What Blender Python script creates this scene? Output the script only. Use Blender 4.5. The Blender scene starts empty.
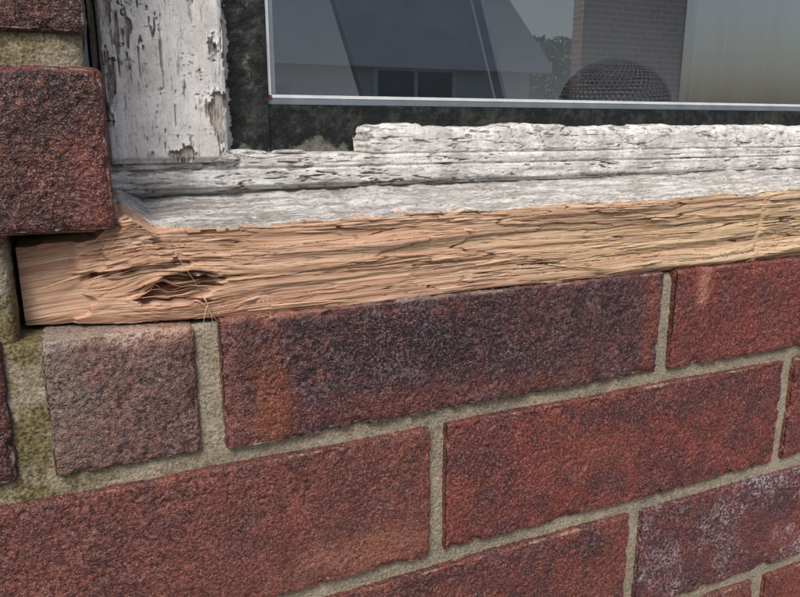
import bpy, numpy as np, math, random
from mathutils import Vector
random.seed(3); rng=np.random.default_rng(7)
S=0.001
scene=bpy.context.scene
# ---------------------------------------------------------------- noise
def _h(ix,iy,iz,s):
    with np.errstate(over='ignore'):
        h=(ix.astype(np.uint32)*np.uint32(374761393)+iy.astype(np.uint32)*np.uint32(668265263)
           +iz.astype(np.uint32)*np.uint32(2246822519)+np.uint32((s*3266489917)&0xffffffff))
        h^=h>>np.uint32(15); h*=np.uint32(2246822519); h^=h>>np.uint32(13); h*=np.uint32(3266489917); h^=h>>np.uint32(16)
    return h.astype(np.float64)/4294967295.0
def vn(x,y,z=0.0,s=0):
    x,y,z=np.broadcast_arrays(np.asarray(x,float),np.asarray(y,float),np.asarray(z,float))
    fx,fy,fz=np.floor(x),np.floor(y),np.floor(z)
    ix,iy,iz=fx.astype(np.int64),fy.astype(np.int64),fz.astype(np.int64)
    u,v,w=x-fx,y-fy,z-fz
    u=u*u*(3-2*u);v=v*v*(3-2*v);w=w*w*(3-2*w)
    r=0
    for a in (0,1):
        for b in (0,1):
            for c in (0,1):
                r=r+_h(ix+a,iy+b,iz+c,s)*(u if a else 1-u)*(v if b else 1-v)*(w if c else 1-w)
    return r
def fbm(x,y,z=0.0,s=0,o=3,g=.5):
    t=0;a=1;n=0
    for i in range(o):
        t=t+a*vn(x*2**i+i*7.3,np.asarray(y)*2**i+i*3.1,np.asarray(z)*2**i,s+i); n+=a; a*=g
    return t/n
def sst(x,a,b):
    t=np.clip((x-a)/(b-a),0,1); return t*t*(3-2*t)
# ---------------------------------------------------------------- mesh helpers
def empty(name):
    o=bpy.data.objects.new(name,None); scene.collection.objects.link(o); return o
def mesh_obj(name,V,Q,mat=None,parent=None,attrs=None,smooth=True):
    V=np.ascontiguousarray(V,dtype=np.float32)*S
    Q=np.ascontiguousarray(Q,dtype=np.int32)
    me=bpy.data.meshes.new(name); me.vertices.add(len(V)); me.vertices.foreach_set('co',V.ravel())
    k=Q.shape[1]
    me.loops.add(Q.size); me.loops.foreach_set('vertex_index',Q.ravel())
    me.polygons.add(len(Q)); me.polygons.foreach_set('loop_start',np.arange(len(Q),dtype=np.int32)*k)
    me.polygons.foreach_set('loop_total',np.full(len(Q),k,dtype=np.int32))
    me.update(calc_edges=True); me.validate()
    me.polygons.foreach_set('use_smooth',np.full(len(me.polygons),smooth))
    for n,a in (attrs or {}).items():
        a=np.asarray(a,dtype=np.float32)
        if a.ndim==2:
            at=me.attributes.new(n,'FLOAT_VECTOR','POINT'); at.data.foreach_set('vector',a.ravel())
        else:
            at=me.attributes.new(n,'FLOAT','POINT'); at.data.foreach_set('value',a.ravel())
    if mat: me.materials.append(mat)
    o=bpy.data.objects.new(name,me); scene.collection.objects.link(o)
    if parent: o.parent=parent
    return o
def grid_quads(n,m,off=0):
    i=np.arange(n*m).reshape(n,m)+off
    return np.stack([i[:-1,:-1],i[1:,:-1],i[1:,1:],i[:-1,1:]],-1).reshape(-1,4)
def grid_obj(name,P,mat,parent=None,attrs=None,smooth=True):
    n,m=P.shape[:2]
    return mesh_obj(name,P.reshape(-1,3),grid_quads(n,m),mat,parent,
        {k:(a.reshape(-1,3) if a.ndim==3 else a.ravel()) for k,a in (attrs or {}).items()},smooth)
def boxes(name,bl,mat,parent=None):
    V=[];Q=[]
    for (x0,x1,y0,y1,z0,z1) in bl:
        o=len(V)
        V+=[(x,y,z) for x in (x0,x1) for y in (y0,y1) for z in (z0,z1)]
        Q+=[[o+i for i in q] for q in ((0,1,3,2),(4,6,7,5),(0,4,5,1),(2,3,7,6),(0,2,6,4),(1,5,7,3))]
    return mesh_obj(name,np.array(V,float),np.array(Q),mat,parent,smooth=False)
# ---------------------------------------------------------------- node helper
class NB:
    def __init__(s,name):
        s.m=bpy.data.materials.new(name); s.m.use_nodes=True; s.t=s.m.node_tree; s.N=s.t.nodes; s.L=s.t.links
        s.b=s.N['Principled BSDF']; s.out=s.N['Material Output']
        s.geo=s.N.new('ShaderNodeNewGeometry'); s.pos=s.geo.outputs['Position']
        s.b.inputs['Roughness'].default_value=.85; s.b.inputs['Specular IOR Level'].default_value=.25
    def put(s,sock,v):
        if isinstance(v,bpy.types.NodeSocket): s.L.new(v,sock)
        elif v is not None:
            if hasattr(sock.default_value,'__len__') and not hasattr(v,'__len__'): v=(v,v,v)
            if hasattr(sock.default_value,'__len__') and len(sock.default_value)==4 and len(v)==3: v=tuple(v)+(1,)
            sock.default_value=v
    def noise(s,scale,detail=3,rough=.6,vec=None,dist=0):
        n=s.N.new('ShaderNodeTexNoise'); s.put(n.inputs['Vector'],vec or s.pos)
        n.inputs['Scale'].default_value=scale;n.inputs['Detail'].default_value=detail;n.inputs['Roughness'].default_value=rough
        n.inputs['Distortion'].default_value=dist
        return n.outputs['Fac']
    def mathn(s,op,a,b=0,clamp=False):
        n=s.N.new('ShaderNodeMath'); n.operation=op; n.use_clamp=clamp; s.put(n.inputs[0],a); s.put(n.inputs[1],b); return n.outputs[0]
    def mr(s,v,a,b,c=0,d=1):
        n=s.N.new('ShaderNodeMapRange'); s.put(n.inputs[0],v)
        for i,x in enumerate((a,b,c,d)): n.inputs[i+1].default_value=x
        return n.outputs[0]
    def mix(s,f,a,b,mode='MIX'):
        n=s.N.new('ShaderNodeMix'); n.data_type='RGBA'; n.blend_type=mode; n.clamp_factor=True
        s.put(n.inputs['Factor'],f); s.put(n.inputs[6],a); s.put(n.inputs[7],b); return n.outputs[2]
    def attr(s,name,out='Fac'):
        n=s.N.new('ShaderNodeAttribute'); n.attribute_name=name; return n.outputs[out]
    def vm(s,op,a,b):
        n=s.N.new('ShaderNodeVectorMath'); n.operation=op; s.put(n.inputs[0],a); s.put(n.inputs[1],b); return n.outputs['Value'] if op in('LENGTH','DISTANCE','DOT_PRODUCT') else n.outputs[0]
    def col(s,c): s.put(s.b.inputs['Base Color'],c)
    def bump(s,h,strength=.6,dist=.0006,prev=None):
        n=s.N.new('ShaderNodeBump'); n.inputs['Strength'].default_value=strength; n.inputs['Distance'].default_value=dist
        s.put(n.inputs['Height'],h)
        if prev: s.L.new(prev,n.inputs['Normal'])
        s.L.new(n.outputs[0],s.b.inputs['Normal']); return n.outputs[0]
def plain(name,c,rough=.7,metal=0,ns=40,var=.25):
    b=NB(name); n=b.noise(ns,3); b.col(b.mix(n,tuple(x*(1-var) for x in c),tuple(min(1,x*(1+var)) for x in c)))
    b.b.inputs['Roughness'].default_value=rough; b.b.inputs['Metallic'].default_value=metal; return b.m
# ---------------------------------------------------------------- materials
def brick_mat(name,c1,c2,dark,darkamt=.35,zones=(),efflo=0.0,seed=0,edgecol=None,pits=.9,lite=.5):
    b=NB(name)
    c1=tuple(x*k for x,k in zip(c1,(.84,.92,.94)));c2=tuple(x*k for x,k in zip(c2,(.84,.92,.94)))
    p=b.vm('ADD',b.pos,(seed*.37,seed*.11,seed*.23))
    big=b.noise(26,3,.65,p); med=b.noise(110,3,.7,p); fine=b.noise(720,2,.6,p); vf=b.noise(1700,1,.5,p)
    c=b.mix(b.mr(big,.38,.62),c1,c2)
    c=b.mix(b.mathn('MULTIPLY',b.mr(b.noise(48,5,.8,b.vm('ADD',p,(3,1,2))),.45,.58),darkamt),c,dark)
    c=b.mix(b.mathn('MULTIPLY',b.mr(b.noise(80,4,.8,b.vm('ADD',p,(7,4,2))),.55,.68),.5),c,b.mix(.5,c,(.36,.10,.045)))
    for (x,z,rx,rz,colr,st) in zones:
        d=b.vm('MULTIPLY',b.vm('SUBTRACT',b.pos,(x*S,0,z*S)),(1000./rx,0,1000./rz))
        l=b.vm('LENGTH',d,(0,0,0))
        l=b.mathn('ADD',l,b.mathn('MULTIPLY',b.mathn('SUBTRACT',med,.5),3.0))
        l=b.mathn('ADD',l,b.mathn('MULTIPLY',b.mathn('SUBTRACT',fine,.5),2.4))
        c=b.mix(b.mathn('MULTIPLY',b.mr(l,1.35,.45),st),c,colr)
    base=c
    c=b.mix(b.mathn('MULTIPLY',b.mr(fine,.54,.62,0,lite),b.mr(med,.35,.6,.45,1)),c,b.mix(.5,c,(.48,.22,.16)))
    c=b.mix(b.mathn('MULTIPLY',b.mr(fine,.46,.385,0,pits),b.mr(big,.6,.4,.65,1)),c,b.mix(.8,base,(.012,.007,.008)))
    c=b.mix(b.mr(vf,.62,.72,0,.6),c,(.50,.33,.27)); c=b.mix(b.mr(vf,.37,.28,0,.65),c,(.015,.009,.010))
    if edgecol:
        e=b.attr('edge'); e=b.mathn('ADD',e,b.mathn('MULTIPLY',b.mathn('SUBTRACT',med,.5),1.3))
        c=b.mix(b.mr(e,.55,.95,0,.7),c,edgecol)
    e=b.attr('edge'); e=b.mathn('ADD',e,b.mathn('MULTIPLY',b.mathn('SUBTRACT',b.noise(70,3,.7,b.vm('ADD',p,(9,1,2))),.5),1.9))
    c=b.mix(b.mathn('MULTIPLY',b.mr(e,.95,1.2,0,.75),b.mr(fine,.4,.55,.4,1)),c,(.34,.28,.21))
    if efflo>0:
        f=b.mathn('MULTIPLY',b.mr(b.noise(55,5,.8,b.vm('ADD',p,(5,5,5))),.49,.64),b.mr(fine,.45,.57))
        c=b.mix(b.mathn('MULTIPLY',f,efflo),c,(.48,.44,.48))
    b.col(c); b.b.inputs['Roughness'].default_value=.58; b.b.inputs['Specular IOR Level'].default_value=.4
    h=b.mathn('ADD',fine,b.mathn('MULTIPLY',vf,.4))
    b.bump(h,1.0,.0011)
    return b.m
DK=(.045,.022,.026)
def mortar_mat(name,moss=.0,c1=(.32,.275,.20),c2=(.22,.19,.135)):
    b=NB(name)
    fine=b.noise(950,2,.6); med=b.noise(60,4,.75)
    c=b.mix(b.mr(med,.38,.62),c1,c2)
    c=b.mix(b.mr(fine,.53,.66,0,.5),c,(.50,.44,.36)); c=b.mix(b.mr(fine,.45,.34,0,.65),c,(.10,.08,.06))
    if moss:
        m=b.mr(b.noise(55,4,.75),.40,.56,0,moss); 
        mm=b.N.new('ShaderNodeSeparateXYZ'); b.L.new(b.pos,mm.inputs[0])
        m=b.mathn('MULTIPLY',m,b.mr(mm.outputs[0],-.035,-.058))
        c=b.mix(m,c,b.mix(b.mr(fine,.4,.6),(.055,.05,.02),(.20,.16,.065)))
    b.col(c); b.b.inputs['Roughness'].default_value=.95
    b.bump(b.mathn('ADD',fine,b.noise(260,2)),.8,.0010); return b.m
M_MORTAR=mortar_mat('mortar',.92)
def wood_mat():
    b=NB('split_timber')
    g=b.attr('gvec','Vector'); hue=b.attr('hue'); cav=b.attr('cav'); kn=b.attr('knot'); top=b.attr('paint')
    def st(sx,sz,d=4,r=.65): return b.noise(1,d,r,b.vm('MULTIPLY',g,(sx,sz,sz*.5)))
    s1=st(.012,1.1,3); s2=st(.010,.33,3); s3=st(.04,3.2,2); s4=st(.006,.12,3)
    L=b.mix(hue,(.60,.385,.265),(.70,.53,.345)); Mi=b.mix(hue,(.48,.275,.18),(.58,.40,.235)); D=b.mix(hue,(.28,.13,.08),(.35,.20,.10))
    c=b.mix(b.mr(s2,.38,.62),Mi,L)
    c=b.mix(b.mr(s1,.47,.34,0,.65),c,D)
    c=b.mix(b.mr(s3,.54,.68,0,.5),c,b.mix(hue,(.76,.59,.47),(.82,.70,.53)))
    c=b.mix(b.mr(s3,.44,.33,0,.5),c,D)
    c=b.mix(b.mr(s4,.53,.66,0,.6),c,b.mix(hue,(.36,.155,.09),(.45,.26,.13)))
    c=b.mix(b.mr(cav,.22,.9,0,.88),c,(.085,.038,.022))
    c=b.mix(b.mr(kn,.25,.9,0,.9),c,b.mix(b.mr(b.noise(320,3,.7),.4,.6),(.03,.012,.009),(.25,.085,.045)))
    f=b.noise(420,4,.75); m=b.noise(1,4,.75,b.vm('MULTIPLY',b.pos,(40,90,90))); fl=b.noise(1,5,.8,b.vm('MULTIPLY',b.pos,(34,180,180))); fs=b.noise(1,3,.7,b.vm('MULTIPLY',b.pos,(90,900,900)))
    pc=b.mix(b.mr(m,.40,.58),(.64,.63,.61),(.42,.40,.375))
    pc=b.mix(b.mr(fl,.515,.55,0,.75),pc,b.mix(b.mr(fs,.4,.6),(.17,.15,.125),(.38,.355,.32)))
    pc=b.mix(b.mr(f,.56,.66,0,.5),pc,(.80,.79,.77)); pc=b.mix(b.mr(f,.44,.37,0,.75),pc,(.15,.13,.11))
    pc=b.mix(b.mr(fs,.42,.33,0,.6),pc,(.18,.16,.135))
    c=b.mix(b.mr(top,.45,.55),c,pc)
    b.col(c); b.b.inputs['Roughness'].default_value=.7
    flb=b.mathn('MULTIPLY',b.mr(fl,.515,.55,1,0),b.mr(top,0,1,0,.6))
    hb=b.mathn('ADD',b.mathn('ADD',b.mathn('MULTIPLY',s1,.9),b.mathn('MULTIPLY',s3,.6)),b.mathn('ADD',flb,b.mathn('MULTIPLY',f,b.mr(top,0,1,.1,.8))))
    b.bump(hb,.8,.0008); return b.m
M_WOOD=wood_mat()
def paint_mat(name,axis='x',white=(.72,.715,.70),grime=.5,fleck=.8):
    b=NB(name)
    pm=b.attr('pm')
    sc=(110,420,560) if axis=='x' else (650,420,80)
    st=b.noise(1,4,.8,b.vm('MULTIPLY',b.pos,sc)); f=b.noise(520,5,.8); m=b.noise(60,4,.75)
    mask=b.mr(b.mathn('ADD',pm,b.mathn('MULTIPLY',b.mathn('SUBTRACT',st,.5),.9)),.45,.55)
    w=b.mix(b.mr(m,.42,.60,0,grime),white,(.40,.38,.35)); w=b.mix(b.mr(f,.45,.37,0,fleck),w,(.26,.24,.21))
    w=b.mix(b.mr(st,.43,.35,0,.75),w,(.19,.17,.15))
    lo,hi=((.17,.15,.13),(.50,.47,.43)) if axis=='x' else ((.12,.10,.085),(.44,.40,.36))
    wd=b.mix(b.mr(st,.38,.58),lo,hi); wd=b.mix(b.mr(m,.62,.7,0,.35),wd,(.16,.165,.10))
    wd=b.mix(b.mr(f,.53,.64,0,.6),wd,(.60,.58,.55))
    c=b.mix(mask,wd,w); b.col(c); b.b.inputs['Roughness'].default_value=.7
    b.bump(b.mathn('ADD',b.mathn('ADD',b.mathn('MULTIPLY',mask,.6),b.mathn('MULTIPLY',st,.7)),b.mathn('MULTIPLY',f,.6)),.8,.0009); return b.m
M_PX=paint_mat('flaking_paint_along_x','x',grime=.8,fleck=.8); M_PZ=paint_mat('flaking_paint_upright','z',white=(.76,.755,.74),grime=.4,fleck=.5)
def seal_mat():
    b=NB('perished_black_seal'); n=b.noise(120,4,.75); f=b.noise(500,3)
    c=b.mix(b.mr(n,.46,.68),(.012,.013,.013),(.045,.048,.043)); pm=b.attr('pm')
    c=b.mix(b.mr(b.mathn('ADD',pm,b.mathn('MULTIPLY',b.mathn('SUBTRACT',f,.5),.8)),.5,.6),c,(.42,.41,.38))
    gm=b.attr('moss'); c=b.mix(b.mr(b.mathn('ADD',gm,b.mathn('MULTIPLY',b.mathn('SUBTRACT',n,.5),1.6)),.45,.65,0,.85),c,b.mix(f,(.05,.05,.035),(.24,.23,.20)))
    b.col(c); b.b.inputs['Roughness'].default_value=.45; b.bump(b.mathn('ADD',n,f),.6,.0008); return b.m
M_SEAL=seal_mat()
# ---------------------------------------------------------------- brick geometry
def brick_geo(x0,x1,z0,z1,y0=0.,depth=42,res=.85,R=2.6,seed=0,rough=1.,chip=1.,yfine=24,grit=1.0):
    nx=max(3,int((x1-x0)/res)+1); nz=max(3,int((z1-z0)/res)+1)
    xs=np.linspace(x0,x1,nx); zs=np.linspace(z0,z1,nz)
    ys=y0+np.concatenate([np.arange(0,yfine,max(res*1.4,.5)),[yfine,depth]])
    P=[];Q=[];off=0
    def add(A,B,f):
        nonlocal off
        a,bb=np.meshgrid(A,B,indexing='ij'); p=f(a,bb); P.append(p.reshape(-1,3)); Q.append(grid_quads(len(A),len(B),off)); off+=a.size
    add(xs,zs,lambda a,b:np.stack([a,np.full_like(a,y0),b],-1))
    add(xs,ys,lambda a,b:np.stack([a,b,np.full_like(a,z1)],-1))
    add(xs,ys,lambda a,b:np.stack([a,b,np.full_like(a,z0)],-1))
    add(ys,zs,lambda a,b:np.stack([np.full_like(a,x0),a,b],-1))
    add(ys,zs,lambda a,b:np.stack([np.full_like(a,x1),a,b],-1))
    P=np.concatenate(P);Q=np.concatenate(Q)
    _,idx,inv=np.unique(np.round(P*500).astype(np.int64),axis=0,return_index=True,return_inverse=True)
    P=P[idx];Q=inv.reshape(-1)[Q]
    Rr=R
    c=P.copy(); c[:,0]=np.clip(P[:,0],x0+Rr,x1-Rr); c[:,2]=np.clip(P[:,2],z0+Rr,z1-Rr); c[:,1]=np.maximum(P[:,1],y0+Rr)
    v=P-c; l=np.linalg.norm(v,axis=1,keepdims=True); n=v/np.maximum(l,1e-9)
    d=np.stack([P[:,1]-y0,np.minimum(P[:,0]-x0,x1-P[:,0]),np.minimum(P[:,2]-z0,z1-P[:,2])],1); d.sort(axis=1)
    e=d[:,1]; ef=np.exp(-e/3.2)
    p=c+n*Rr
    X,Y,Z=p.T; s=seed*17
    disp=rough*((fbm(X/45,Y/45,Z/45,s,2)-.45)*1.5+(fbm(X/10,Y/10,Z/10,s+3,2)-.5)*.35)
    if res<2: 
        g=vn(X/1.7,Y/1.7,Z/1.7,s+5); disp+=grit*((g-.5)*.35-np.clip(.28-g,0,1)*2.2+np.clip(g-.74,0,1)*1.2)
        pit=vn(X/3.4,Y/3.4,Z/3.4,s+8); disp-=grit*np.clip(pit-.84,0,1)*5
    ch=np.clip(fbm(X/6,Y/6,Z/6,s+9,3)-.56,0,1)*ef*12*chip
    p=p+n*(disp-ch)[:,None]
    return p,Q,np.clip(ef+ch*.12,0,1)
def brick(name,x0,x1,z0,z1,mat,parent,**k):
    p,Q,e=brick_geo(x0,x1,z0,z1,**k)
    return mesh_obj(name,p,Q,mat,parent,{'edge':e})
wall=empty('brick_wall')
mats=dict(
 hdr=brick_mat('brick_header',(.19,.095,.075),(.14,.066,.054),(.075,.05,.046),.6,[(-58,34,12,30,(.18,.145,.12),.6),(-18,50,24,5,(.46,.22,.15),.8),(-40,53,40,6,(.42,.37,.31),.6),(-15,14,12,14,(.10,.045,.04),.5)],0.12,1),
 a1=brick_mat('brick_burnt',(.072,.028,.034),(.105,.034,.033),(.022,.013,.021),.75,
    [(18,20,9,30,(.21,.055,.020),.8),(1,30,7,40,(.19,.065,.05),.7),(80,32,60,15,(.017,.011,.019),.8),(100,5,75,5,(.15,.040,.03),.65),(212,28,6,34,(.19,.048,.03),.75),(22,53,34,4,(.38,.15,.10),.8),(150,53,40,3,(.32,.11,.08),.7),(100,53,60,2.2,(.4,.33,.27),.6)],.12,2,lite=.35),
 a2=brick_mat('brick_red_a',(.23,.042,.030),(.18,.036,.028),DK,.5,[(246,44,4,13,(.45,.2,.14),.8)],.06,3),
 b1=brick_mat('brick_red_b',(.22,.058,.040),(.16,.043,.033),(.075,.028,.026),.7,[(60,-62,40,9,(.32,.13,.08),.5),(-60,-30,40,14,(.09,.033,.03),.5)],.05,4),
 b2=brick_mat('brick_red_c',(.235,.044,.031),(.17,.035,.028),(.055,.02,.024),.7,[(225,-20,75,9,(.05,.022,.028),.6),(190,-40,20,10,(.28,.07,.035),.4)],.05,5),
 c1=brick_mat('brick_red_d',(.215,.047,.034),(.155,.037,.03),(.045,.021,.025),.85,[(100,-88,60,6,(.06,.025,.028),.6)],.05,6),
 c2=brick_mat('brick_bloom',(.155,.040,.040),(.11,.032,.038),(.045,.026,.035),.65,[(360,-125,50,12,(.23,.052,.035),.6)],.55,7),
 p1=brick_mat('brick_pier_a',(.105,.026,.021),(.078,.022,.019),(.028,.016,.017),.75,[(-60,130,40,9,(.03,.017,.018),.7),(-40,95,6,30,(.19,.045,.032),.5)],.05,8,edgecol=(.14,.035,.027)),
 p2=brick_mat('brick_pier_b',(.085,.024,.022),(.062,.02,.02),(.026,.015,.017),.6,[],.05,9),
 gen=brick_mat('brick_common',(.20,.045,.035),(.15,.035,.03),DK,.5,[],.1,10))
brick('brick_a_header',-61.5,-9.3,-1.6,50.2,mats['hdr'],wall,seed=1,R=2.6,chip=.8)
brick('brick_a_stretcher',-.6,218.9,-1.6,51,mats['a1'],wall,seed=2,chip=1.0,R=1.2)
brick('brick_a_right',227.2,446,-1.7,51,mats['a2'],wall,seed=3,chip=.9,R=1.2)
brick('brick_a_left',-290,-73,0,51,mats['p2'],wall,seed=4,y0=1,res=1.2)
brick('brick_b_left',-130,88.8,-72.8,-9.3,mats['b1'],wall,seed=5,y0=-.5,R=1.2)
brick('brick_b_mid',97.0,316.5,-72.8,-9.0,mats['b2'],wall,seed=6,R=1.2)
brick('brick_b_right',325.2,543,-72,-9.0,mats['a2'],wall,seed=7,res=1.1,R=1.3)
brick('brick_b_far_left',-358,-140,-71,-11,mats['b1'],wall,seed=8,res=3)
brick('brick_c_left',-9,209.8,-144,-81.4,mats['c1'],wall,seed=9,R=1.2)
brick('brick_c_mid',218.3,437,-144,-81.4,mats['c2'],wall,seed=10,R=1.2)
brick('brick_c_far_left',-237,-19,-143,-83,mats['b1'],wall,seed=11,res=2)
brick('brick_c_right',447,665,-143,-83,mats['gen'],wall,seed=12,res=2)
brick('brick_d_mid',97,316,-214,-152.5,mats['b1'],wall,seed=13,res=1.2)
brick('brick_d_right',325.5,543,-214,-152.5,mats['a2'],wall,seed=14,res=1.0)
brick('brick_d_left',-130,87,-214,-153.5,mats['c1'],wall,seed=15,res=2)
brick('brick_pier_low',-250,-33,86.6,140.3,mats['p1'],wall,seed=16,R=3.0,chip=.9,yfine=60,depth=100)
brick('brick_pier_high',-250,-36.5,150.5,204,mats['p2'],wall,seed=17,R=2.8,chip=.8,yfine=60,depth=100)
V=[];Q=[];E=[];o=0;sd=30
def addb(x0,x1,z0,z1,y1=42):
    global o,sd
    p,q,e=brick_geo(x0,x1,z0,z1,res=12,R=3,seed=sd,chip=.3,yfine=20,depth=y1); sd+=1
    V.append(p);Q.append(q+o);E.append(e);o+=len(p)
for k in range(-10,1):
    z0=k*71.5; par=k%2
    if k<0: z0=-11-60.5+(k+1)*71.5
    for j in range(-4,9):
        x0=j*228-(130 if par else 0); x1=x0+218
        if k==0:
            if 446<=x0 or x1<-290: addb(x0,x1,0,51)
            continue
        if k==-1 and -360<x0<330: continue
        if k==-2 and -240<(x0)<660: continue
        if k==-3 and -135<x0<330: continue
        addb(x0,x1,z0,z0+60.5)
for k in range(0,14):
    z0=87+k*63.5
    for j in range(0,4):
        x1=-33-j*228-(0 if k%2==0 else (0 if j==0 else 120)); x0=x1-218+(108 if (k%2 and j==0) else 0)
        if k<2 and j==0: continue
        addb(x0,x1,z0,z0+53.5,100)
        addb(1084-x1,1117-x0,z0,z0+53.5,100)
for k in range(14,18):
    z0=87+k*63.5
    for j in range(-4,10):
        addb(j*228-(114 if k%2 else 0)-60,j*228-(114 if k%2 else 0)+158,z0,z0+53.5,100)
mesh_obj('brick_courses_beyond',np.concatenate(V),np.concatenate(Q),mats['gen'],wall,{'edge':np.concatenate(E)})
brick('mortar_below_sill',-160,470,-222,49,M_MORTAR,wall,seed=60,y0=3.7,res=1.1,R=2.5,rough=1.0,grit=.45,chip=.5,yfine=26,depth=60)
brick('mortar_beside_sill',-250,-68,42,89,M_MORTAR,wall,seed=61,y0=6.5,res=1.2,R=4,rough=2.2,chip=1,yfine=40,depth=100)
brick('mortar_pier',-250,-38.5,86,230,M_MORTAR,wall,seed=62,y0=4.0,res=1.3,R=3,rough=1.3,chip=.6,yfine=60,depth=100)
boxes('mortar_core',[(-1040,1950,6,90,-900,-221),(-1040,-159,6,90,-222,48),(469,1950,6,90,-222,48),(-1040,-249,6,100,48,90),(-1040,-40,6,100,229,1240),(-1040,-249,6,100,88,230),
   (1153,1950,6,100,48,1240),(-1040,1950,8,102,975,1241)],M_MORTAR,wall)
# ---------------------------------------------------------------- timber sill
sill=empty('rotten_timber_window_sill')
xs=np.concatenate([[-66.5],np.arange(-66,20,.4),np.arange(20,330,.7),np.arange(330,470,1.5),np.linspace(470,1120,70)])
def topz(x):
    t=np.interp(x,[-67,-40,-36,-33,-29,-25,-20,0,30,120,237,309,460,1120],[80.5,83.5,87,91,91.5,88.5,85,85.5,86,87,88,88.5,89,89])
    return t+(vn(x/9,3.3,0,5)-.5)*1.8+(vn(x/2.5,7.3,0,6)-.5)*.8+(vn(x/40,1.3,0,7)-.5)*1.2
def botz(x): return 50.9+(vn(x/60,.3,0,8)-.3)*1.3+(vn(x/8,.3,0,9)-.5)*.5+np.interp(x,[-66,0,120,160,300],[0,0,.8,0,0])
def face_y(x): return np.interp(x,[-67,-50,-30,-12,0,1120],[17,14,9,5.5,5,5])
nf=150; nt=80
T=np.linspace(0,1,nf)
X,TT=np.meshgrid(xs,T,indexing='ij')
Zt=topz(xs)[:,None];Zb=botz(xs)[:,None]
Z=Zb+(Zt-Zb)*TT
xk,zk=-17.,64.0
hh=Z-zk; r2=((X-xk)/17)**2+(hh/7.0)**2
zg=zk+hh*(1-.92*np.exp(-r2*.8))
zg=zg+1.1*np.sin(X/95.)+.5*np.sin(X/37+1)+(fbm(X/90,Z/40,0,70,2)-.5)*3.5+np.where(X<-22,(-22-X)*.16,0)-X*.020*(1-TT)+(fbm(X/11,Z/3,0,170,2)-.5)*.3
G=lambda sx,sz,s,o=1: fbm(X/sx,zg/sz,0,s,o)
amp=np.interp(X,[-66,-45,-30,-5,50,1120],[.35,.5,.9,1,1.1,1.1])
def terr(a,n,w):
    t=a*n; fl=np.floor(t); fr=t-fl; return fl+sst(fr,0,w)-n/2, fr
T1,f1=terr(G(150,10,71,2)+.06*G(14,1.0,171),6,.06)
T2,f2=terr(G(80,4.2,72,2)+.06*G(9,.6,172),5,.10)
T3,f3=terr(G(30,1.8,73,1)+.06*G(4,.4,173),3,.25)
fib=(fbm(X/60,zg/1.3,0,74,3,.5)-.5)*1.3
torn=sst(G(30,6,76,2),.54,.64)
fib2=(fbm(X/9,zg/.45,0,75,2)-.5)*2.2
h=amp*(T1*1.6+(f1-.5)*1.0+T2*.8+(f2-.5)*.5+T3*.24+fib*.5+fib2*torn*.95)
h+=-(1-sst(TT,0,.10))*1.2
h+=np.interp(TT,[0,.15,.5,.8,1],[-1.5,0,.8,.6,.9])
bl=-45+.45*(Z-60)+(fbm(Z/4,X/30,0,160,3)-.5)*12
left=1-sst(X-bl,-.7,.7)
h-=left*3.2
bl2=-20-.75*(Z-82)+(fbm(Z/2.4,X/20,0,161,3)-.5)*10
upz=Z-.12*(X+30); up=sst(upz,71.5,72.5)*(1-sst(X-bl2,-.6,.6))*sst(X,-50,-46)
h+=up*(4.0+2.6*(fbm(X/4,zg/1.4,0,162,3)-.5))
upsh=np.exp(-((upz-70.6)/1.1)**2)*(1-sst(X-bl2-3,-.6,.6))*sst(X,-50,-44)*sst(fbm(X/5,0,0,168,2),.3,.55)
h-=upsh*3
gz=((X+14+(fbm(Z/2.2,X/7,0,163,3)-.5)*12)/15)**2+((Z-62.8-.16*(X+15)+(fbm(X/5,zg/2,0,166,2)-.5)*2.5)/6.6)**2
gouge=1-sst(gz,.55,.95); h-=gouge*(8.5+8.0*(fbm(X/9,zg/1.2,0,164,3)-.45))
kn=np.exp(-(((X-xk+1)/8.5)**2+((Z-zk+.6)/3.2)**2)*1.2)*(.5+1.2*fbm(X/3,Z/1.6,0,165,2))
rr=np.sqrt(((X-xk)/9)**2+((Z-zk)/4.0)**2)
h+=np.exp(-rr*1.2)*np.sin(rr*15)*.6
crack=np.exp(-(((X+24)/5.5)**2+((Z-65.3-.35*(X+21))/1.0)**2))+.9*np.exp(-(((X+8)/8)**2+((Z-59.6+.2*(X+13))/.8)**2))+.7*np.exp(-(((X-2)/12)**2+((Z-66.5-.03*(X))/.7)**2))
h-=crack*5
kerf=np.exp(-((X-287-.08*(Z-70))/1.9)**4); h=h*(1-kerf)-kerf*.3
Y=face_y(X)-h*.72
ed=sst(fbm(X/35,zg/5,0,78,2),.37,.52)
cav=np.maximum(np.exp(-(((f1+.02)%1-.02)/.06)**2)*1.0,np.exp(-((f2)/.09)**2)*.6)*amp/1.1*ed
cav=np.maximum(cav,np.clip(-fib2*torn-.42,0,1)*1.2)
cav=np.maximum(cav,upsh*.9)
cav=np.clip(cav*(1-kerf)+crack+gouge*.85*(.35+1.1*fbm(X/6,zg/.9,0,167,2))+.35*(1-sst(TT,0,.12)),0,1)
P=np.stack([X,Y,Z],-1)
ss=np.linspace(0,1,nt)[1:]
ye=Y[:,-1:]; y2=ye+(64-ye)*ss[None,:]**1.25
Xt=np.repeat(xs[:,None],nt-1,1)
dt=y2-ye
z2=Zt+.14*dt-(1-np.exp(-dt/1.5))*.2
bx=np.interp(Xt,[-66,-24,-16,-6,20,1120],[22,21,11,3.2,1.2,1.0])+(fbm(Xt/12,0,0,80,3)-.5)*6.5+(vn(Xt/2.2,.5,0,82)-.5)*1.8
bx=np.maximum(bx,.15)
paint=sst(dt-bx,-.4,.4)
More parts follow.
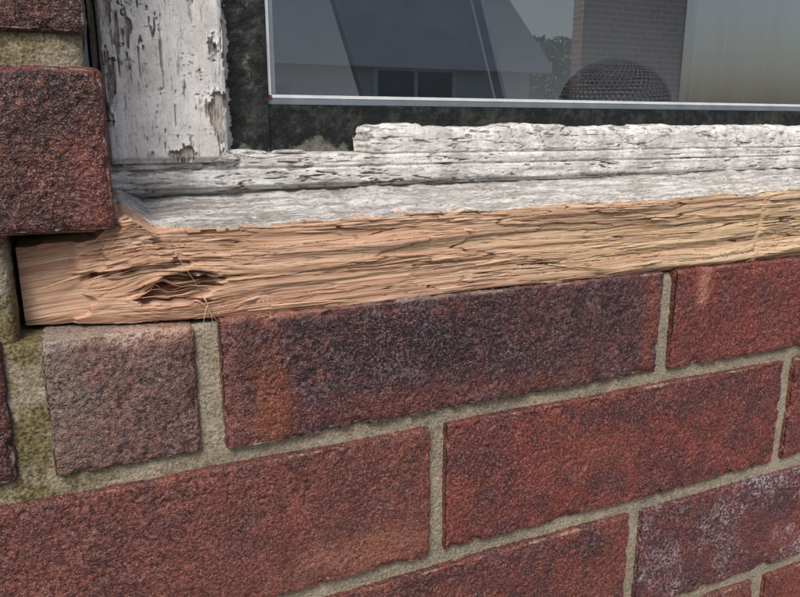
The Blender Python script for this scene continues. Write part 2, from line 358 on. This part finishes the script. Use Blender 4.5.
flk=fbm(Xt/7,y2/4,0,83,3); bare=sst(flk,.66,.70)*sst(14-dt,0,8)
paint=paint*(1-bare)
cr2=np.exp(-((np.abs(fbm(Xt/40,y2/5,0,87,3)-.5))/.012)**2)*sst(dt,2,5)
zn=(fbm(Xt/30,y2/6,0,84,3)-.5)*.8+(fbm(Xt/6,y2/1.8,0,85,3)-.5)*.6-cr2*1.0
z2=z2+zn*sst(dt,0,4)+(paint-1)*.9+((1-paint)*(vn(Xt/18,y2/.9,0,86)-.5)*1.2)
P2=np.stack([Xt,y2,z2],-1)
PP=np.concatenate([P,P2],1)
PP[0,:,1]=np.maximum(PP[0,:,1],60)
gv=np.concatenate([np.stack([X,zg,T1*3+T2*2],-1),np.stack([Xt,zg[:,-1:]+dt,np.zeros_like(dt)],-1)],1)
hue=np.clip(np.interp(X,[-66,-20,60,200,330],[.12,.06,.36,.68,.95])+(fbm(X/90,zg/4,0,90,2)-.5)*.9,0,1)
hueA=np.concatenate([hue,np.repeat(hue[:,-1:],nt-1,1)],1)
z0_=lambda a:np.concatenate([a,np.zeros_like(dt)],1)
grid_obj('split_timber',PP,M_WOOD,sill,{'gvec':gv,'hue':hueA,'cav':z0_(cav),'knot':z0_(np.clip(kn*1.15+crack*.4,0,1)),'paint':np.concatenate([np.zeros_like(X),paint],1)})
def splinters():
    V=[];Q=[];o=0
    def strip(pts,w0):
        nonlocal o
        n=len(pts); pts=np.array(pts,float)
        for i,p in enumerate(pts):
            w=w0*(1-(i/(n-1))**1.6)+.04
            V.extend([p+np.array([0,0,w/2]),p+np.array([0,-w*.35,0]),p-np.array([0,0,w/2]),p+np.array([0,w*.35,0])])
        for i in range(n-1):
            for k in range(4): Q.append([o+i*4+k,o+i*4+(k+1)%4,o+(i+1)*4+(k+1)%4,o+(i+1)*4+k])
        o+=4*n
    for i in range(320):
        big=i%6==0
        x=rng.uniform(-34,440) if i>110 else rng.uniform(-44,14); t=rng.uniform(.03,.97)
        L=rng.uniform(4,22)*(1 if rng.random()<.8 else 1.9); s=1 if rng.random()<.7 else -1
        iy=int(t*(nf-1)); lift=rng.uniform(.1,1.3) if rng.random()<.8 else rng.uniform(1.5,3.8); dz=rng.normal(0,.04)*L; cv=rng.uniform(-.8,.8)
        pts=[]; i0=min(np.searchsorted(xs,x),len(xs)-1); zg0=zg[i0,iy]
        for q in np.linspace(0,1,9):
            xx=x+s*L*q; ii=min(np.searchsorted(xs,xx),len(xs)-1); jj=int(np.clip(np.argmin(np.abs(zg[ii]-zg0)),1,nf-2))
            pts.append((xx,Y[ii,jj]-.05-lift*q**1.8+.25*(1-q),Z[ii,jj]+dz*q+cv*q*q))
        pts=np.array(pts); pts[:,1]=np.minimum(pts[:,1],np.linspace(pts[0,1],pts[:,1].min(),9))
        strip(pts,rng.uniform(.2,.5) if not big else rng.uniform(.8,1.9))
    strip([(-6+q*6-2*q*q,3-5*math.sin(q*2.2),60-14*q+2*math.sin(q*6)) for q in np.linspace(0,1,14)],1.3)
    strip([(-9+q*8,3.5-4*q,58.5-6*q+1.5*math.sin(q*5)) for q in np.linspace(0,1,12)],.9)
    strip([(-4-q*3,2-3*q,56-9*q*q) for q in np.linspace(0,1,10)],1.8)
    strip([(-14+q*7,1.5-3*q,77-13*q) for q in np.linspace(0,1,10)],.6)
    strip([(165+q*30,3-3.5*q,58-5*q+2*q*q) for q in np.linspace(0,1,12)],.9)
    strip([(150+q*26,3-1.5*q,60-4.5*q) for q in np.linspace(0,1,12)],.7)
    strip([(20+q*40,2-2*q,54+1*q-2*q*q) for q in np.linspace(0,1,12)],.8)
    V_=np.array(V); n=len(V_)
    mesh_obj('loose_splinters',V_,np.array(Q),M_WOOD,sill,{'gvec':V_*np.array([1,0,1]),'hue':np.clip(np.interp(V_[:,0],[-20,200],[.25,1]),0,1),'cav':np.zeros(n),'knot':np.zeros(n),'paint':np.zeros(n)})
splinters()
# ---------------------------------------------------------------- window
win=empty('timber_window')
xr=np.concatenate([np.arange(-32,330,.6),np.arange(330,470,1.4),np.linspace(470,1150,60)])
prof=np.array([(60,92),(56.5,94.0),(54.0,94.8),(54.6,95.8),(52.2,96.4),(51.8,97.4),(51.8,102.9),(52.0,103.3),(53.4,103.5),(53.2,104.2),(52.5,104.6),(52.5,107.9),(53.0,108.8),(54.5,109.6),(64,110.6)],float)
seg=np.r_[0,np.cumsum(np.linalg.norm(np.diff(prof,axis=0),axis=1))]; tt=np.linspace(0,seg[-1],110)
py=np.interp(tt,seg,prof[:,0]); pz=np.interp(tt,seg,prof[:,1])
XX,PYY=np.meshgrid(xr,py,indexing='ij'); _,PZZ=np.meshgrid(xr,pz,indexing='ij')
dn=fbm(XX/30,PZZ/2.6,PYY/4,100,3,.5)
cr=np.abs(fbm(XX/34,PZZ/2.4,0,101,3)-.5); crack=np.exp(-(cr/.011)**2)*sst(fbm(XX/25,PZZ/6,0,106,2),.36,.48)
pm=.84-(fbm(XX/10,PZZ/2.0,PYY/6,102,4,.6)-.5)*1.5-crack*.6
pm=pm-np.interp(XX,[-32,60,150,1150],[.18,.12,0.02,0])
pv=sst(pm,.42,.58)
yy=PYY-(dn-.5)*1.5-pv*.5+crack*1.4+(fbm(XX/60,0,0,103,2)-.5)*.8-(fbm(XX/4,PZZ/1.2,0,107,2)-.5)*.5; zz=PZZ+(fbm(XX/26,PZZ/5,0,104,2)-.5)*.6
grid_obj('bottom_rail',np.stack([XX,yy,zz],-1),M_PX,win,{'pm':pm})
xb=np.concatenate([np.arange(77,330,.6),np.arange(330,470,1.4),np.linspace(470,1150,60)])
prof=np.array([(58,108.5),(53.6,109.3),(53.0,110.2),(53.6,114),(54.8,118.2),(56.2,120.6),(58,121.8),(62,122.4),(65,122.6)],float)
seg=np.r_[0,np.cumsum(np.linalg.norm(np.diff(prof,axis=0),axis=1))]; tt=np.linspace(0,seg[-1],75)
py=np.interp(tt,seg,prof[:,0]); pz=np.interp(tt,seg,prof[:,1])
XX,PYY=np.meshgrid(xb,py,indexing='ij'); _,PZZ=np.meshgrid(xb,pz,indexing='ij')
endk=sst(XX+(fbm(PZZ/3,0,0,110,2)-.5)*5,77,82)
cut=np.interp(xb,[77,84,110,112,150,153,196,199,240,242,300,1150],[-.5,.4,.6,-.8,-.4,.9,.5,-.9,-.4,.5,.1,0])[:,None]+(vn(xb/3,.4,0,111)-.5)[:,None]*1.1+(vn(xb/14,.4,0,119)-.5)[:,None]*1.4
zz=PZZ+cut*sst(PZZ,112,122)
vc=np.exp(-((np.abs(fbm(XX/9+PZZ*.03,PZZ/60,0,112,1)-.5))/.014)**2)*sst(fbm(XX/30,0,0,118,1),.5,.65)
hcb=np.exp(-((np.abs(fbm(XX/30,PZZ/4,0,117,3)-.5))/.010)**2)*.7
pm=.83-(fbm(XX/8,PZZ/2.8,PYY/6,113,4,.6)-.5)*1.45-vc*.45-hcb*.5
pm=pm-np.interp(XX,[77,90,200],[.2,.12,.07])*(PZZ>116)
pv=sst(pm,.42,.58)
yy=PYY-(fbm(XX/16,PZZ/5,0,114,3,.5)-.5)*1.3-pv*.5+vc*1.0+hcb*.9-(fbm(XX/3,PZZ/1.5,0,116,2)-.5)*.6
yy=yy+(1-endk)*8
grid_obj('glazing_putty',np.stack([XX,yy,zz],-1),M_PX,win,{'pm':pm})
zs_=np.concatenate([np.arange(107,205,.45),np.linspace(205,960,120)])
prof=np.array([(-31.5,75),(-31.5,52),(-30.5,49.6),(-28,49),(10,49),(14.2,49.4),(16,51),(16.6,54),(16.6,64)],float)
seg=np.r_[0,np.cumsum(np.linalg.norm(np.diff(prof,axis=0),axis=1))]; tt=np.linspace(0,seg[-1],180)
px=np.interp(tt,seg,prof[:,0]); py=np.interp(tt,seg,prof[:,1])
PXX,ZZ=np.meshgrid(px,zs_,indexing='ij'); PYY,_=np.meshgrid(py,zs_,indexing='ij')
cr=np.abs(fbm(PXX/3.2,ZZ/36,PYY/5,120,3)-.5); crack=np.exp(-(cr/.015)**2)*sst(fbm(PXX/9,ZZ/26,0,125,2),.38,.5)
hc=np.exp(-((np.abs(fbm(PXX/14,ZZ/6,0,126,3)-.5))/.008)**2)*.5
pm=.93-(fbm(PXX/5.5,ZZ/14,PYY/6,121,4,.58)-.5)*1.6-crack*.75-hc*.5
bl_=lambda cx,cz,rx,rz:np.exp(-(((PXX-cx)/rx)**2+((ZZ-cz)/rz)**2))
pm-=.62*bl_(13.5,130,4.2,22)+.45*bl_(-23,166,5,20)+.32*bl_(4,178,13,10)+.36*bl_(-29,135,3,25)+.35*bl_(-5,111,16,2)+.3*bl_(6,150,3,12)
pv=sst(pm,.42,.58)
curl=np.exp(-((pm-.55)/.06)**2)
yy=PYY-pv*.8-curl*.9-(fbm(PXX/4,ZZ/26,0,122,3)-.5)*1.2+crack*.9
xx=PXX+(fbm(ZZ/18,0,0,123,2)-.5)*.8
yy=yy+(1-sst(ZZ,107,109.5))*2
grid_obj('stile',np.stack([xx,yy,ZZ],-1),M_PZ,win,{'pm':pm})
boxes('frame_outer',[(-34,-31.8,60,110,86,1000),(1120,1160,50,110,88,1000),(-34,1160,50,110,958,1000)],M_PZ,win)
def seal(name,x0,x1,z0,z1,y,fpm,fm,res=.8,seed=0,ybot=0):
    a=np.arange(x0,min(x1,470)+.01,res); 
    if x1>470: a=np.r_[a,np.linspace(475,x1,40)]
    b=np.arange(z0,min(z1,210)+.01,res)
    if z1>210: b=np.r_[b,np.linspace(212,z1,60)]
    A,B=np.meshgrid(a,b,indexing='ij')
    Yv=y-(fbm(A/14,B/14,0,seed,3)-.5)*2.0-(vn(A/2.2,B/2.2,0,seed+3)-.5)*.5
    grid_obj(name,np.stack([A,Yv,B],-1),M_SEAL,win,{'pm':fpm(A,B),'moss':fm(A,B)})
seal('seal_upright',15,36.8,108,955,60.5,lambda A,B:.80*np.exp(-((A-17.5)/3.4)**2)*(.4+fbm(A/4,B/10,0,131,2))+.1,lambda A,B:.45*np.exp(-((B-110)/4)**2)+.6*np.exp(-((A-27)/6)**2)*fbm(A/5,B/18,0,132,2),seed=130)
seal('seal_level',36.8,1118,108,131.6,62.2,lambda A,B:.10+.35*np.exp(-((B-110)/2)**2)*(A<85),lambda A,B:.80*np.exp(-((B-112)/8)**2-((A-60)/20)**2)+.15*np.exp(-((B-124)/3)**2),seed=134)
def lump(name,cx,cy,cz,rx,ry,rz,mat,seed):
    u=np.linspace(0,2*np.pi,50); v=np.linspace(.01,np.pi-.01,26); U,W=np.meshgrid(u,v,indexing='ij')
    n=np.stack([np.cos(U)*np.sin(W),np.sin(U)*np.sin(W),np.cos(W)],-1)
    r=.6+.8*fbm(n[...,0]*2+5,n[...,1]*2+5,n[...,2]*2+5,seed,3)
    P=np.stack([cx+rx*n[...,0]*r,cy+ry*n[...,1]*r,cz+rz*n[...,2]*r],-1)
    grid_obj(name,P,mat,win,{'pm':.55+.4*(fbm(P[...,0]/3,P[...,1]/3,P[...,2]/3,seed+1,2)-.5)})
lump('putty_crumb',24,56,110.2,9,3.0,1.8,M_PX,140); lump('putty_crumb_small',44,57,110.6,8,3,1.1,M_PX,143); lump('putty_flake',14,50.5,108.3,6,2.2,2.0,M_PX,147)
M_ALU=plain('bead_silver',(.60,.64,.66),.4,0,90,.25); M_GRB=plain('bead_grey',(.15,.18,.20),.4,0,90,.3)
boxes('silver_bead',[(37.6,38.9,62.9,65.2,134.4,950),(37.6,1117,62.8,65.2,134.2,135.6)],M_ALU,win)
boxes('grey_bead',[(37.0,1117,63.0,65.4,131.4,134.1),(39.0,41.0,63.6,65.3,136.0,950)],M_GRB,win)
M_RED=plain('red_tab',(.22,.05,.04),.5); boxes('corner_tab',[(37.5,39.0,62.3,62.7,134,135.4)],M_RED,win)
M_DARK=plain('dark_gasket',(.02,.021,.024),.5)
boxes('gasket',[(36.4,37.5,63.6,75,131.2,950),(30,1119,75,79,88,133.0),(15,36.5,75,79,88,955)],M_DARK,win)
g=NB('window_glass'); g.N.remove(g.b)
tr=g.N.new('ShaderNodeBsdfTransparent'); tr.inputs[0].default_value=(.92,.96,.97,1)
gl=g.N.new('ShaderNodeBsdfGlossy'); gl.inputs['Roughness'].default_value=.008; gl.inputs[0].default_value=(1,1,.98,1)
fr=g.N.new('ShaderNodeFresnel'); fr.inputs['IOR'].default_value=1.5
f2=g.mathn('MULTIPLY',fr.outputs[0],5.5,True); mx=g.N.new('ShaderNodeMixShader')
g.L.new(f2,mx.inputs[0]); g.L.new(tr.outputs[0],mx.inputs[1]); g.L.new(gl.outputs[0],mx.inputs[2]); g.L.new(mx.outputs[0],g.out.inputs[0])
mesh_obj('glass',np.array([(36,64.2,132),(1118,64.2,132),(1118,64.2,956),(36,64.2,956)],float),np.array([[0,1,2,3]]),g.m,win,smooth=False)
# ---------------------------------------------------------------- room behind the glass (ceiling opening added to brighten the interior)
room=empty('room_interior')
M_RW=plain('room_plaster',(.42,.44,.45),.9,0,3,.1); M_FL=plain('room_floor',(.22,.19,.16),.8,0,8,.3)
boxes('walls',[(-200,3600,3400,3500,-900,1600),(-300,-200,103,3500,-900,1600),(3600,3700,103,3500,-900,1600),(-200,3600,103,300,1500,1600),(-200,3600,2200,3400,1500,1600),(-200,3600,104,114,-900,86)],M_RW,room)
boxes('floor',[(-200,3600,114,3400,-920,-900)],M_FL,room)
boxes('inner_board',[(-30,1150,80,200,96,118)],plain('inner_board_paint',(.5,.5,.48),.5),room)
cu=np.arange(735,1900,2.5); cz=np.linspace(-500,1400,30); A,B=np.meshgrid(cu,cz,indexing='ij')
Yc=500+9*np.sin(A/4.2+2*vn(A/40,0,0,5))+8*np.sin(A/13.)+ (vn(A/40,B/400,0,6)-.5)*14
cb=NB('curtain_cloth'); cb.col(cb.mix(cb.noise(120,3,.6,cb.vm('MULTIPLY',cb.pos,(1,1,.02))),(.70,.64,.52),(.86,.82,.72)))
ct=cb.N.new('ShaderNodeBsdfTranslucent'); ct.inputs[0].default_value=(.85,.78,.65,1); cm=cb.N.new('ShaderNodeMixShader'); cm.inputs[0].default_value=.45
cb.L.new(cb.b.outputs[0],cm.inputs[1]); cb.L.new(ct.outputs[0],cm.inputs[2]); cb.L.new(cm.outputs[0],cb.out.inputs[0])
grid_obj('curtain',np.stack([A,Yc,B],-1),cb.m)
def ring_tube(V,Q,pts,r,closed):
    o=len(V); n=len(pts); k=5
    for i in range(n):
        a=np.array(pts[i-1 if (i>0 or closed) else 0]); b=np.array(pts[(i+1)%n if (i<n-1 or closed) else i]); t=b-a; t/=np.linalg.norm(t)
        u=np.cross(t,(0,0,1.)); u=u/np.linalg.norm(u) if np.linalg.norm(u)>1e-4 else np.array([1.,0,0]); w=np.cross(t,u)
        for j in range(k):
            an=2*math.pi*j/k; V.append(np.array(pts[i])+r*(math.cos(an)*u+math.sin(an)*w))
    for i in range(n if closed else n-1):
        for j in range(k): Q.append([o+i*k+j,o+i*k+(j+1)%k,o+((i+1)%n)*k+(j+1)%k,o+((i+1)%n)*k+j])
def basket(name,cx,cy,cz,R,H,mat,nr=18,nj=56,th=.8):
    V=[];Q=[]
    for i in range(nr):
        a=i/nr*math.pi/2; ring_tube(V,Q,[(cx+R*math.cos(a)*math.cos(t),cy+R*math.cos(a)*math.sin(t),cz+H*math.sin(a)) for t in np.linspace(0,2*math.pi,33)[:-1]],th,True)
    for j in range(nj):
        t=2*math.pi*j/nj; ring_tube(V,Q,[(cx+R*math.cos(a)*math.cos(t+a*.5),cy+R*math.cos(a)*math.sin(t+a*.5),cz+H*math.sin(a)) for a in np.linspace(0,math.pi/2*.97,10)],th,False)
    ring_tube(V,Q,[(cx+R*1.03*math.cos(t),cy+R*1.03*math.sin(t),cz) for t in np.linspace(0,2*math.pi,33)[:-1]],2.5,True)
    return mesh_obj(name,np.array(V),np.array(Q),mat)
M_WK=plain('wire_grey',(.55,.54,.52),.6,0,90,.3)
basket('wire_mesh_food_cover',520,400,142,62,54,M_WK)
M_TB=plain('table_wood',(.16,.12,.09),.5,0,20,.3)
tb=empty('side_table'); boxes('table_top',[(300,1000,300,470,122,142)],M_TB,tb); boxes('table_legs',[(310,350,310,350,-900,122),(950,990,310,350,-900,122),(310,350,430,465,-900,122),(950,990,430,465,-900,122)],M_TB,tb)
fb=empty('streak_board')  # added board standing in for the pale diagonal streak mirrored in the glass
def slab(name,p0,p1,w,d,mat,par):
    p0=np.array(p0,float);p1=np.array(p1,float);t=(p1-p0)/np.linalg.norm(p1-p0);u=np.cross(t,(0,1,0));u/=np.linalg.norm(u);v=np.array([0,1.,0])
    V=[p+a*u*w/2+b*v*d/2 for p in(p0,p1) for a in(-1,1) for b in(-1,1)]
    return mesh_obj(name,np.array(V),np.array([(0,1,3,2),(4,6,7,5),(0,4,5,1),(2,3,7,6),(0,2,6,4),(1,5,7,3)]),mat,par,smooth=False)
slab('panel',(470,600,-100),(240,600,600),180,14,plain('board_grey',(.17,.19,.195),.5),fb)
slab('pale_streak',(565,590,-70),(335,590,630),5,20,plain('streak_tone',(.6,.62,.64),.4),fb)
# ---------------------------------------------------------------- outside, seen mirrored in the glass
gm=NB('paving'); n=gm.noise(3,5,.7); gm.col(gm.mix(n,(.13,.125,.115),(.24,.23,.21))); gm.bump(gm.noise(60,3),.4,.01)
mesh_obj('ground',np.array([(-300000,-300000,-900),(300000,-300000,-900),(300000,300000,-900),(-300000,300000,-900)],float),np.array([[0,1,2,3]]),gm.m,smooth=False)
def brickwall_mat(name,c1,c2):
    b=NB(name); t=b.N.new('ShaderNodeTexBrick'); 
    sx=b.N.new('ShaderNodeSeparateXYZ'); b.L.new(b.pos,sx.inputs[0]); cx=b.N.new('ShaderNodeCombineXYZ'); b.L.new(b.mathn('ADD',sx.outputs[0],sx.outputs[1]),cx.inputs[0]); b.L.new(sx.outputs[2],cx.inputs[1])
    b.L.new(cx.outputs[0],t.inputs['Vector']); t.inputs['Scale'].default_value=1; t.inputs['Brick Width'].default_value=.225; t.inputs['Row Height'].default_value=.075; t.inputs['Mortar Size'].default_value=.008
    t.inputs['Color1'].default_value=c1+(1,); t.inputs['Color2'].default_value=c2+(1,); t.inputs['Mortar'].default_value=(.5,.46,.4,1); b.col(t.outputs['Color']); return b.m
M_B2=brickwall_mat('neighbour_brick',(.24,.15,.12),(.34,.21,.16)); M_SL=plain('roof_slate',(.26,.30,.33),.6,0,4,.3); M_UP=plain('white_trim',(.7,.71,.72),.4,0,5,.05)
M_GR=plain('painted_render',(.55,.58,.58),.8,0,2,.12)
M_GD=plain('garage_door_paint',(.24,.30,.33),.4,0,2,.15); M_PN=plain('dark_pane',(.03,.04,.05),.1)
def house(name,x0,x1,y1,y0,h,ridge,win_x,door=None,wm=None):
    e=empty(name)
    boxes('walls',[(x0,x1,y1,y0,-900,h)],wm or M_B2,e)
    ym=(y0+y1)/2
    mesh_obj('roof',np.array([(x0-150,y0+250,h-60),(x1+150,y0+250,h-60),(x1+150,ym,ridge),(x0-150,ym,ridge),(x0-150,y1-250,h-60),(x1+150,y1-250,h-60)],float),np.array([[0,1,2,3],[3,2,5,4]]),M_SL,e,smooth=False)
    boxes('fascia',[(x0-150,x1+150,y0+250,y0+285,h-180,h-40)],M_UP,e)
    for (a,b,c,d) in win_x:
        boxes('window_frame',[(a,b,y0,y0+40,c,d)],M_UP,e); boxes('window_panes',[(a+60,(a+b)/2-25,y0+30,y0+44,c+60,d-60),((a+b)/2+25,b-60,y0+30,y0+44,c+60,d-60)],M_PN,e)
    if door:
        a,b,c=door; boxes('garage_door',[(a,b,y0,y0+30,-880,c)],M_GD,e); boxes('door_ribs',[(a+i*(b-a)/12+20,a+i*(b-a)/12+60,y0+30,y0+42,-860,c-20) for i in range(12)],M_GD,e)
house('rendered_garage',-5000,5650,-13000,-8000,1000,3400,[(-3800,-2400,0,500),(3350,4500,350,860)],(300,2300,600),M_GR)
gw=empty('brick_garden_wall'); boxes('wall',[(6250,8050,-7915,-7700,-900,2500)],M_B2,gw); boxes('coping',[(6220,8080,-7945,-7670,2500,2570)],plain('coping_stone',(.4,.38,.34),.8),gw)
def hedge(name,x0,x1,y0,y1,z1,n,mat):
    g=np.random.default_rng(5); c=np.stack([g.uniform(x0,x1,n),g.uniform(y0,y1,n),-900+(z1+900)*g.random(n)**.6],1); c[:,2]+=180*(fbm(c[:,0]/500,c[:,1]/500,0,7,2)-.5)*(c[:,2]>z1-500)
    a=g.normal(0,1,(n,3)); a/=np.linalg.norm(a,axis=1)[:,None]; b=np.cross(a,g.normal(0,1,(n,3))); b/=np.linalg.norm(b,axis=1)[:,None]
    s=g.uniform(45,90,(n,1)); L=np.stack([c-a*s,c+b*s*.5,c+a*s,c-b*s*.5],1).reshape(-1,3)
    mesh_obj(name,L,np.arange(n*4).reshape(-1,4),mat,None,smooth=False)
hedge('hedge',8500,15000,-17500,-16500,2500,16000,plain('leaf',(.07,.11,.035),.6,0,2,.5))
# ---------------------------------------------------------------- light
w=bpy.data.worlds.new('World'); scene.world=w; w.use_nodes=True
sky=w.node_tree.nodes.new('ShaderNodeTexSky'); sky.sky_type='NISHITA'; sky.sun_disc=False
sky.sun_elevation=math.radians(50); sky.sun_rotation=math.radians(210); sky.dust_density=4; sky.air_density=1.0; sky.ozone_density=.6
bg=w.node_tree.nodes['Background']; w.node_tree.links.new(sky.outputs[0],bg.inputs[0]); bg.inputs[1].default_value=.15
sd_=bpy.data.lights.new('sun','SUN'); sd_.energy=2.25; sd_.angle=math.radians(18); sd_.color=(1,.97,.93)
so=bpy.data.objects.new('sun',sd_); scene.collection.objects.link(so)
dirv=Vector((.36,.56,-.77)); so.rotation_euler=dirv.to_track_quat('-Z','Y').to_euler()
# ---------------------------------------------------------------- camera
cd=bpy.data.cameras.new('camera'); cam=bpy.data.objects.new('camera',cd); scene.collection.objects.link(cam)
cam.location=(-.0431,-.2604,.1213); cam.rotation_euler=(math.pi/2-.238,0,-.422)
cd.sensor_width=36; cd.lens=36*705.38/800; cd.clip_start=.005; cd.clip_end=1000
scene.camera=cam
scene.view_settings.view_transform='Standard'; scene.view_settings.look='None'; scene.view_settings.exposure=0
